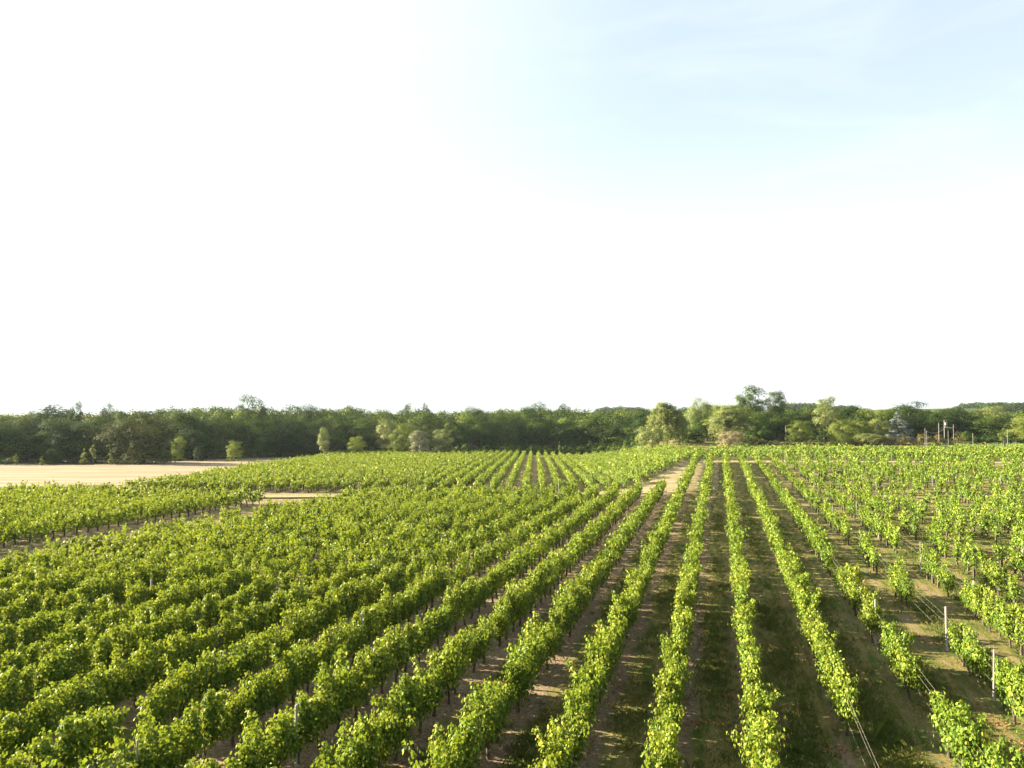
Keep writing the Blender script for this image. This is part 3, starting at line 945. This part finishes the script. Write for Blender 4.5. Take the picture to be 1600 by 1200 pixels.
for x_, ty, w_, D_, kind, mat, lb in [
    (27, 709, 10, 186, 'sapling', M_FRESH, 'thin bright sapling nearest the left border on the field margin'),
    (67, 713, 12, 187, 'sapling', M_FRESH, 'lone yellow sapling on the field margin, second from the border'),
    (86, 699, 20, 193, 'bush', M_WOOD, 'dull green shrub behind the lone yellow sapling'),
    (133, 701, 16, 190, 'sapling', M_FRESH, 'shorter stem of the pale forked pair of saplings'),
    (147, 694, 13, 190, 'sapling', M_PALE, 'taller stem of the pale forked pair of saplings'),
    (174, 703, 12, 190, 'sapling', M_FRESH, 'bright sapling at the left skirt of the olive-brown oak'),
    (219, 710, 7, 190, 'sapling', M_FRESH, 'tiny sapling in front of the olive-brown oak'),
    (262, 698, 16, 205, 'bush', M_WOOD, 'wispy shrub at the right skirt of the olive-brown oak'),
    (279, 681, 24, 216, 'egg', M_FRESH, 'yellowish young tree beside the wispy shrub'),
    (312, 696, 17, 212, 'egg', M_WOOD, 'dark green cone-shaped shrub on the field margin'),
    (338, 696, 10, 226, 'sapling', M_WOOD, 'slender sapling between the cone-shaped shrub and the bright round tree'),
    (367, 687, 28, 214, 'egg', M_FRESH, 'bright round young tree standing out on the field margin'),
    (438, 692, 40, 250, 'bush', M_WOOD, 'wide leafy shrub at the wood foot left of the poplar'),
    (874, 690, 6, 258, 'sapling', M_PALE, 'small lone bush at the far end of the far rows'),
    (958, 692, 5, 236, 'sapling', M_PALE, 'tiny lone bush left of the grey-green willow bush'),
]:
    tree('young_tree' if kind != 'bush' else 'shrub', lb, x_, ty, w_, D_, kind, mat, 'tree' if kind != 'bush' else 'shrub', GS)


# hedges and brambles
def hedge(name, label, x0, x1, D0, D1, hgt, wid, mat, cat='hedge', n=900, leaf=.3, rough=.3, gap=.7, rmin=.42):
    P0 = np.array([(x0 - 800) / FPX * D0, D0]); P1 = np.array([(x1 - 800) / FPX * D1, D1])
    L = np.linalg.norm(P1 - P0); m = max(3, int(L / gap))
    g = np.random.default_rng(len(label) * 7 + int(abs(x0)))
    mid = (P0 + P1) / 2; zb = float(terrain(*mid))
    cs, rs = [], []
    for i in range(m):
        p = P0 + (P1 - P0) * (i + .5) / m - mid
        hh = hgt * (1 + rough * g.normal())
        for q in range(2):
            cs.append((p[0] + g.normal() * .3, p[1] + g.normal() * wid * .3, max(.2, hh * (.35 + .35 * q)))); rs.append(max(rmin, hh * .55))
    V, F, T = clumps(g, cs, rs, n, leaf, .9, subs=6)
    V[:, 2] += terrain(V[:, 0] + mid[0], V[:, 1] + mid[1]) - zb
    V[:, 2] = np.maximum(V[:, 2], -.3)
    return tag(link(name, Acc().add(V, F, T).mesh(name, [mat]), None, (mid[0], mid[1], zb)), label, cat)


hedge('rusty_hedge', 'long uneven hedge with rusty tips below the blue cedar', 1345, 1440, 206, 208, 1.6, 1.2, M_RED, n=2600)
hedge('rusty_hedge', 'ragged rusty hedge at the feet of the utility poles', 1436, 1500, 207, 206, 2.0, 1.2, M_RED, n=2200, rough=.45)
hedge('low_hedge', 'low scrubby hedge in front of the garden trees', 1240, 1346, 205, 206, .9, 1.2, M_RED, n=2200)
hedge('low_hedge', 'low rusty scrub right of the straw-coloured shrub', 1160, 1238, 206, 205, 1.1, 1.2, M_RED, n=2000, rough=.45)
hedge('clipped_hedge', 'dark clipped hedge near the right border behind the pale poles', 1519, 1606, 212, 210, 1.9, 1.4, M_WOOD, n=3000, rough=.08)
hedge('bramble', 'brownish brambles where the left vine block meets the tan field', 60, 185, 103, 104, .5, 3.0, M_BRAMBLE, 'bramble', n=9000, leaf=.16, rough=.45, gap=.16, rmin=.24)
hedge('scrub', 'dark scrub left of the round grey-green willow bush', 925, 1008, 238, 212, 1.8, 2.2, M_WOOD, 'scrub', n=4000, leaf=.4, rough=.3)
hedge('bramble', 'low green bramble bank against the left border below the wood', -20, 22, 190, 190, 1.3, 1.6, M_WOOD, 'bramble', n=1500)
hedge('scrub', 'strip of tired scrub along the foot of the wood edge', 250, 480, 218, 256, 1.6, 2.2, M_WOOD, 'scrub', n=3500, rough=.5)
hedge('scrub', 'shaded thicket along the foot of the left wood', -20, 300, 200, 226, 2.6, 2.5, M_WOOD, 'scrub', n=7000, leaf=.4, rough=.3)
hedge('scrub', 'dark low scrub behind the far ends of the vine rows', 480, 1000, 266, 258, 2.4, 2.2, M_WOOD, 'scrub', n=8000, leaf=.45, rough=.35)

# the wood behind: one mass of crowns
SKY = np.array([(-60, 650), (0, 648), (50, 643), (130, 643), (210, 641), (300, 637), (360, 637), (440, 636), (520, 638), (580, 641), (650, 641), (700, 642), (790, 637), (850, 636),
                (900, 639), (960, 641), (1010, 638), (1060, 640), (1100, 634), (1160, 632), (1230, 640), (1300, 636), (1350, 638), (1400, 638), (1450, 641), (1500, 638), (1560, 641), (1660, 641)], float)
DW = np.array([(-60, 222), (200, 226), (300, 248), (400, 264), (500, 286), (600, 292), (800, 306), (900, 306), (1000, 290), (1060, 262), (1150, 258), (1300, 262), (1450, 266), (1660, 270)], float)
wood = Acc()
g = np.random.default_rng(31)
LODT = [tree_kind('oak', 1200 + k, 2600, .58, 14, 12)[0].arrays() for k in range(8)]
for rank in range(5):
    x_ = -80
    while x_ < 1680:
        D = float(np.interp(x_, DW[:, 0], DW[:, 1])) + rank * 15 + g.uniform(-4, 4)
        ty = float(np.interp(x_, SKY[:, 0], SKY[:, 1])) + (4 - rank) * 1.2 + g.normal() * 3.4 + 1
        x = (x_ - 800) / FPX * D
        zg = float(terrain(x, D))
        Hm = H_CAM - (ty - HOR) / FPX * D - zg
        Wm = g.uniform(8, 13)
        V, F, T, M = LODT[int(g.integers(8))]
        a = g.uniform(0, 6.28); c, s = math.cos(a), math.sin(a)
        W = V * np.array([Wm / 12, Wm / 12, Hm / 14.2])
        wood.add(np.column_stack([W[:, 0] * c - W[:, 1] * s + x, W[:, 0] * s + W[:, 1] * c + D, W[:, 2] + zg]), F, np.clip(T + g.normal() * .16, 0, 1))
        x_ += Wm * .62 / D * FPX
tag(link('woodland', wood.mesh('woodland', [M_WOOD])), 'dense dark green woodland closing the view behind the vineyard', 'woodland', kind='stuff')

# far hills, wooded
hill_pts = [(1215, 1285, 630.5, 900), (1285, 1345, 634.5, 1000), (930, 1010, 637.0, 1100), (1495, 1545, 630, 1000), (1535, 1680, 629.0, 800)]
hg = np.random.default_rng(3)
hx = np.linspace(-200, 1300, 90); hy = np.linspace(560, 1700, 50)
X, Y = np.meshgrid(hx, hy)
HZ = lambda X, Y: -9 + 22 * sstep(600, 1000, Y) * (.45 + .55 * sstep(250, 700, X)) * (.8 + .2 * np.sin(X * .006 + 1) * np.cos(Y * .004))
V = np.stack([X, Y, HZ(X, Y)], -1).reshape(-1, 3)
i, j = np.meshgrid(np.arange(89), np.arange(49)); a = (j * 90 + i).ravel()
M_HILL = soil_mat('hill_wood_floor', (.03, .05, .02), (.06, .08, .03), (.05, .06, .03), .02, .2)
tag(link('hills', Acc().add(V, np.stack([a, a + 1, a + 91, a + 90], 1)).mesh('hills', [M_HILL], True)), kind='structure')
hw = Acc()
LODH = [tree_kind('oak', 1300 + k, 160, 2.1, 12, 12)[0].arrays() for k in range(5)]
for x0, x1, ty, D0 in hill_pts:
    for q in range(int((x1 - x0) * 1.1)):
        x_ = hg.uniform(x0, x1); D = D0 + hg.uniform(0, 160)
        edge = min(1, (x_ - x0) / 18, (x1 - x_) / 18)
        x = (x_ - 800) / FPX * D
        top = H_CAM - (ty + hg.normal() * 1.2 + 5 * (1 - max(edge, 0)) ** 2 - HOR) / FPX * D
        V, F, T, M = LODH[int(hg.integers(5))]
        sc = hg.uniform(.8, 1.3)
        z0 = min(top - 12 * sc, float(HZ(x, D)))
        W = V * np.array([sc, sc, (top - z0) / 12.2])
        hw.add(W + np.array([x, D, z0]), F, T)
tag(link('hill_woodland', hw.mesh('hill_woodland', [M_WOOD])), 'hazy wooded ridge far beyond the utility poles', 'woodland', kind='stuff')


# ------------------------------------------------------------------ utility poles
def pole(label, x_, top_y, D, r, mat, extra=None, group='poles by the garden hedge'):
    x = (x_ - 800) / FPX * D; zg = float(terrain(x, D))
    h = H_CAM - (top_y - HOR) / FPX * D - zg
    t = thing('utility_pole', label, 'pole', (x, D, zg), 0, group)
    a = Acc(); V, F = tube([(0, 0, -.3), (0, 0, h * .5), (0, 0, h - .03), (0, 0, h)], [r, r * .9, r * .8, r * .6], 10); a.add(V, F)
    link('shaft', a.mesh('shaft', [mat], True), t)
    if extra: extra(t, h)
    return t, Vector((x, D, zg + h))


def transformer(t, h):
    a = Acc(); V, F = box(.42, 0, h - 1.45, .62, .5, .75, .05); a.add(V, F)
    V, F = box(.42, 0, h - .69, .68, .56, .06, .02); a.add(V, F)
    for k in range(5):
        V, F = box(.22 + k * .1, -.29, h - 1.35, .03, .08, .55, .008); a.add(V, F)
    b = link('transformer', a.mesh('transformer', [M_METAL]), t)
    for k in range(3):
        c = Acc(); z = np.array([0, .06, .07, .12, .13, .18, .22]); V, F = tube(np.stack([np.full(7, .22 + .2 * k), np.zeros(7), h - .63 + z], 1), [.04, .04, .06, .04, .06, .04, .02], 8); c.add(V, F)
        link('insulator', c.mesh('insulator', [M_CONC], True), b)
    a = Acc(); V, F = box(.42, 0, h - .12, 1.1, .12, .1, .01); a.add(V, F)
    link('crossarm', a.mesh('crossarm', [M_METAL]), t)
    a = Acc(); V, F = box(.3, 0, h - 2.05, .4, .3, .4, .03); a.add(V, F)
    link('switch_box', a.mesh('switch_box', [M_METAL]), t)


_, e1 = pole('pale slim pole, left one of a close pair above the rusty hedge', 1444.5, 669, 204, 0.072, M_CONC)
_, e1b = pole('pale shorter pole, right one of the close pair above the rusty hedge', 1447, 673, 203, 0.065, M_CONC)
_, e2 = pole('grey wooden pole just left of the transformer pole', 1466, 661, 205, 0.072, M_POST)
_, e3 = pole('tall pole carrying a grey transformer and crossarm', 1474.6, 656, 206, 0.086, M_POST, transformer)
_, e4 = pole('short pale pole standing between the transformer pole and the brown pole', 1480.5, 673, 203, 0.065, M_CONC)
_, e5 = pole('brown wooden pole right of the transformer', 1489, 663, 205, 0.094, M_POSTD)
_, e6 = pole('whitish pole at the corner of the clipped hedge', 1519, 676.5, 202, 0.079, M_CONC)
_, e7 = pole('tall whitish pole by the small spreading tree near the right border', 1573, 670, 202, 0.086, M_CONC)
_, e8 = pole('thin grey pole left of the large sunlit bush', 1227, 665, 214, 0.058, M_POST)


def cable(label, p, q, sag, r=.03):
    t = np.linspace(0, 1, 14)[:, None]
    P = np.array(p) * (1 - t) + np.array(q) * t
    P[:, 2] -= sag * 4 * (t * (1 - t))[:, 0]
    V, F = tube(P, r, 5)
    tag(link('power_cable', Acc().add(V, F).mesh('power_cable', [M_METAL], True)), label, 'cable')


cable('grey cable strung level from the transformer pole to the brown pole', e3 - Vector((0, .2, 2.0)), e5 - Vector((0, .2, .9)), .05, .04)
cable('slack cable from the transformer pole down to the grey pole', e3 - Vector((0, .2, 2.1)), e2 - Vector((0, .2, 2.2)), .25)
cable('slack cable from the grey pole to the close pale pair', e2 - Vector((0, .2, 2.3)), e1b - Vector((0, .1, .15)), .4)
# a rail fence on the far lawn
for x0, x1, D, lb in [(1190, 1232, 208, 'pale low rail fence between the domed bush and the sunlit bush'), (1540, 1600, 203, 'row of pale fence stakes with a rail below the clipped hedge')]:
    a = (x0 - 800) / FPX * D; b = (x1 - 800) / FPX * D
    t = thing('rail_fence', lb, 'fence', ((a + b) / 2, D, float(terrain((a + b) / 2, D))))
    w = b - a; m = max(4, int(w / 1.9))
    r_ = Acc(); V, F = box(0, 0, .92, w, .06, .12, .01); r_.add(V, F); link('rail', r_.mesh('rail', [M_CONC]), t)
    for k in range(m + 1):
        p_ = Acc(); V, F = box(-w / 2 + w * k / m, .08, -.2, .1, .09, 1.35, .015); p_.add(V, F); link('stake', p_.mesh('stake', [M_CONC]), t)

# ------------------------------------------------------------------ grass, weeds and fallen leaves near the camera
g = np.random.default_rng(55)
acc = Acc(); lit = Acc()
cnt = 0
def strip_noise(u, v):
    return (np.sin(u * .31 + v * 1.7) + np.sin(u * .83 - v * .9 + 1.1) + np.sin(u * .17 + v * .41 + 2.)) / 3
M_ = 200000
d = 16 + 60 * g.random(M_) ** 1.5
xx = (g.uniform(-20, 1620, M_) - 800) / FPX * d
uu = xx * DU[0] + d * DU[1]; vv = xx * DV[0] + d * DV[1] - V0
nr = vv / SP; fr = np.abs(nr - np.round(nr)) * SP
pk = np.clip((fr - .35) * 1.3, .06, 1) * np.clip(.45 + .8 * strip_noise(uu, vv) + np.where(nr > .6, .35, 0) - np.where(nr < -3, .35, 0), .02, 1)
ok = g.random(M_) < pk
xx, d, nrk, un, vn = xx[ok], d[ok], nr[ok], uu[ok], vv[ok]
zg = terrain(xx, d)
nb = 6
C = np.repeat(np.stack([xx, d, zg], 1), nb, 0)
k = len(C)
C[:, :2] += g.normal(size=(k, 2)) * .09
hgt = np.repeat(g.gamma(2.5, .026, len(xx)), nb) * g.uniform(.6, 1.4, k) + .03
ln = g.normal(size=(k, 2)) * .55
sd = nrm(np.column_stack([g.normal(size=(k, 2)), np.zeros(k)])) * .012
mid_ = C + np.column_stack([ln * hgt[:, None] * .35, hgt * .65]); tip = C + np.column_stack([ln * hgt[:, None], hgt])
V = np.stack([C - sd, C + sd, mid_ + sd * .8, tip], 1).reshape(-1, 3)
F = np.arange(k)[:, None] * 4 + np.array([0, 1, 2, 3])
tt = np.repeat(np.clip(.40 + .35 * strip_noise(un * 1.7 + 3, vn * 1.2) + g.normal(0, .18, len(xx)), 0, 1), nb)
acc.add(V, F, np.clip(tt + g.normal(0, .1, k), 0, 1))
tag(link('grass', acc.mesh('grass', [M_GRASS])), 'thin grass and dry straw tufts growing between the vine rows', 'grass', kind='stuff')
# fallen leaves in loose drifts
n = 9000
cx = (g.uniform(0, 1600, 260) - 800) / FPX; cd = 17 + 35 * g.random(260) ** 1.3
pick = g.integers(260, size=n)
d = cd[pick] + g.normal(size=n) * .28; x = cx[pick] * cd[pick] + g.normal(size=n) * .4
P = np.stack([x, d, terrain(x, d) + g.uniform(.01, .06, n)], 1)
V, F = leaf_quads(P, g.normal(size=(n, 3)) * .35 + np.array([0, 0, 1]), .085 * g.uniform(.6, 1.2, n), g)
lit.add(V, F, g.random(n))
tag(link('leaf_litter', lit.mesh('leaf_litter', [M_LITTER])), 'reddish fallen vine leaves scattered on the soil', 'leaf litter', kind='stuff')

# ------------------------------------------------------------------ light, sky, air
sun = bpy.data.lights.new('sun', 'SUN'); sun.energy = 5.0; sun.angle = R(.53); sun.color = (1.0, .85, .62)
so = link('sun', sun); so.rotation_euler = SUN_DIR.to_track_quat('Z', 'Y').to_euler(); so.location = SUN_DIR * 300

W = bpy.data.worlds.new('World'); S.world = W; W.use_nodes = True
nt = W.node_tree; nt.nodes.clear(); L = nt.links
out = nt.nodes.new('ShaderNodeOutputWorld')
sky = N(nt, 'ShaderNodeTexSky', sky_type='NISHITA', sun_disc=False, sun_elevation=SUN_EL, sun_rotation=math.atan2(SUN_DIR.x, SUN_DIR.y), altitude=60, air_density=1.0, dust_density=1.6, ozone_density=1.0)
tc = N(nt, 'ShaderNodeTexCoord')
mp = N(nt, 'ShaderNodeMapping'); mp.inputs['Scale'].default_value = (1.0, 2.2, 5.0); mp.inputs['Rotation'].default_value = (0, R(18), R(-20))
L.new(tc.outputs['Generated'], mp.inputs[0])
nz = N(nt, 'ShaderNodeTexNoise', i_Scale=3.1, i_Detail=7, i_Roughness=.58, i_Distortion=.6); L.new(mp.outputs[0], nz.inputs['Vector'])
cr = ramp(nt, [(.48, (0, 0, 0)), (.80, (1, 1, 1))]); L.new(nz.outputs['Fac'], cr.inputs[0])
sxyz = N(nt, 'ShaderNodeSeparateXYZ'); L.new(tc.outputs['Generated'], sxyz.inputs[0])
veil = N(nt, 'ShaderNodeMapRange'); veil.interpolation_type = 'SMOOTHSTEP'
for k_, v_ in (('From Min', .14), ('From Max', .37), ('To Min', .95), ('To Max', .46)): veil.inputs[k_].default_value = v_
L.new(sxyz.outputs[2], veil.inputs['Value'])                      # milky air, thickest low down
cf = math_n(nt, 'MULTIPLY_ADD', cr.outputs[0], .22, True); L.new(veil.outputs[0], nt.nodes[-1].inputs[2])
dp = N(nt, 'ShaderNodeVectorMath', operation='DOT_PRODUCT'); L.new(tc.outputs['Generated'], dp.inputs[0]); dp.inputs[1].default_value = SUN_DIR
aur = N(nt, 'ShaderNodeMapRange'); aur.interpolation_type = 'SMOOTHSTEP'
for k_, v_ in (('From Min', .16), ('From Max', .78), ('To Min', 0.0), ('To Max', .7)): aur.inputs[k_].default_value = v_
L.new(dp.outputs['Value'], aur.inputs['Value'])                   # the milky glow round the low sun
cf = math_n(nt, 'ADD', cf, aur.outputs[0], True)
skc = mixc(nt, sky.outputs[0], (3.08, 3.30, 3.16), cf)
bg = N(nt, 'ShaderNodeBackground', i_Strength=.05); L.new(skc, bg.inputs[0])
L.new(bg.outputs[0], out.inputs[0])

hz = bpy.data.materials.new('haze_air'); hz.use_nodes = True
ht = hz.node_tree; ht.nodes.clear()
ho = ht.nodes.new('ShaderNodeOutputMaterial'); pv = ht.nodes.new('ShaderNodeVolumePrincipled')
pv.inputs['Color'].default_value = (.72, .86, 1, 1); pv.inputs['Density'].default_value = .00005; pv.inputs['Anisotropy'].default_value = .2
ht.links.new(pv.outputs[0], ho.inputs['Volume'])
V = np.array([(x, y, z) for z in (-12.5, 62) for x, y in ((-2600, -200), (2600, -200), (2600, 2600), (-2600, 2600))], float)
F = np.array([(3, 2, 1, 0), (4, 5, 6, 7), (0, 1, 5, 4), (1, 2, 6, 5), (2, 3, 7, 6), (3, 0, 4, 7)])
USE_HAZE = True
if USE_HAZE:
    tag(link('haze', Acc().add(V, F).mesh('haze', [hz])), 'thin evening haze over the vineyard and woods', 'haze', kind='stuff')

cam = bpy.data.cameras.new('camera'); cam.sensor_fit = 'HORIZONTAL'; cam.sensor_width = 36; cam.lens = 36 * FPX / 1600
cam.clip_start = .1; cam.clip_end = 6000
co = link('camera', cam); co.location = (0, 0, H_CAM); co.rotation_euler = (R(90) + PITCH, 0, 0)
S.camera = co
vs = S.view_settings
S.display_settings.display_device = 'sRGB'
vs.view_transform = 'Standard'; vs.look = 'None'; vs.gamma = 1; vs.exposure = 2.8; vs.use_curve_mapping = False
cy = S.cycles
cy.max_bounces = 7; cy.diffuse_bounces = 3; cy.glossy_bounces = 2; cy.transmission_bounces = 4; cy.transparent_max_bounces = 4; cy.volume_bounces = 0
cy.caustics_reflective = False; cy.caustics_refractive = False
cy.use_denoising = True
cy.use_adaptive_sampling = True; cy.adaptive_threshold = .008
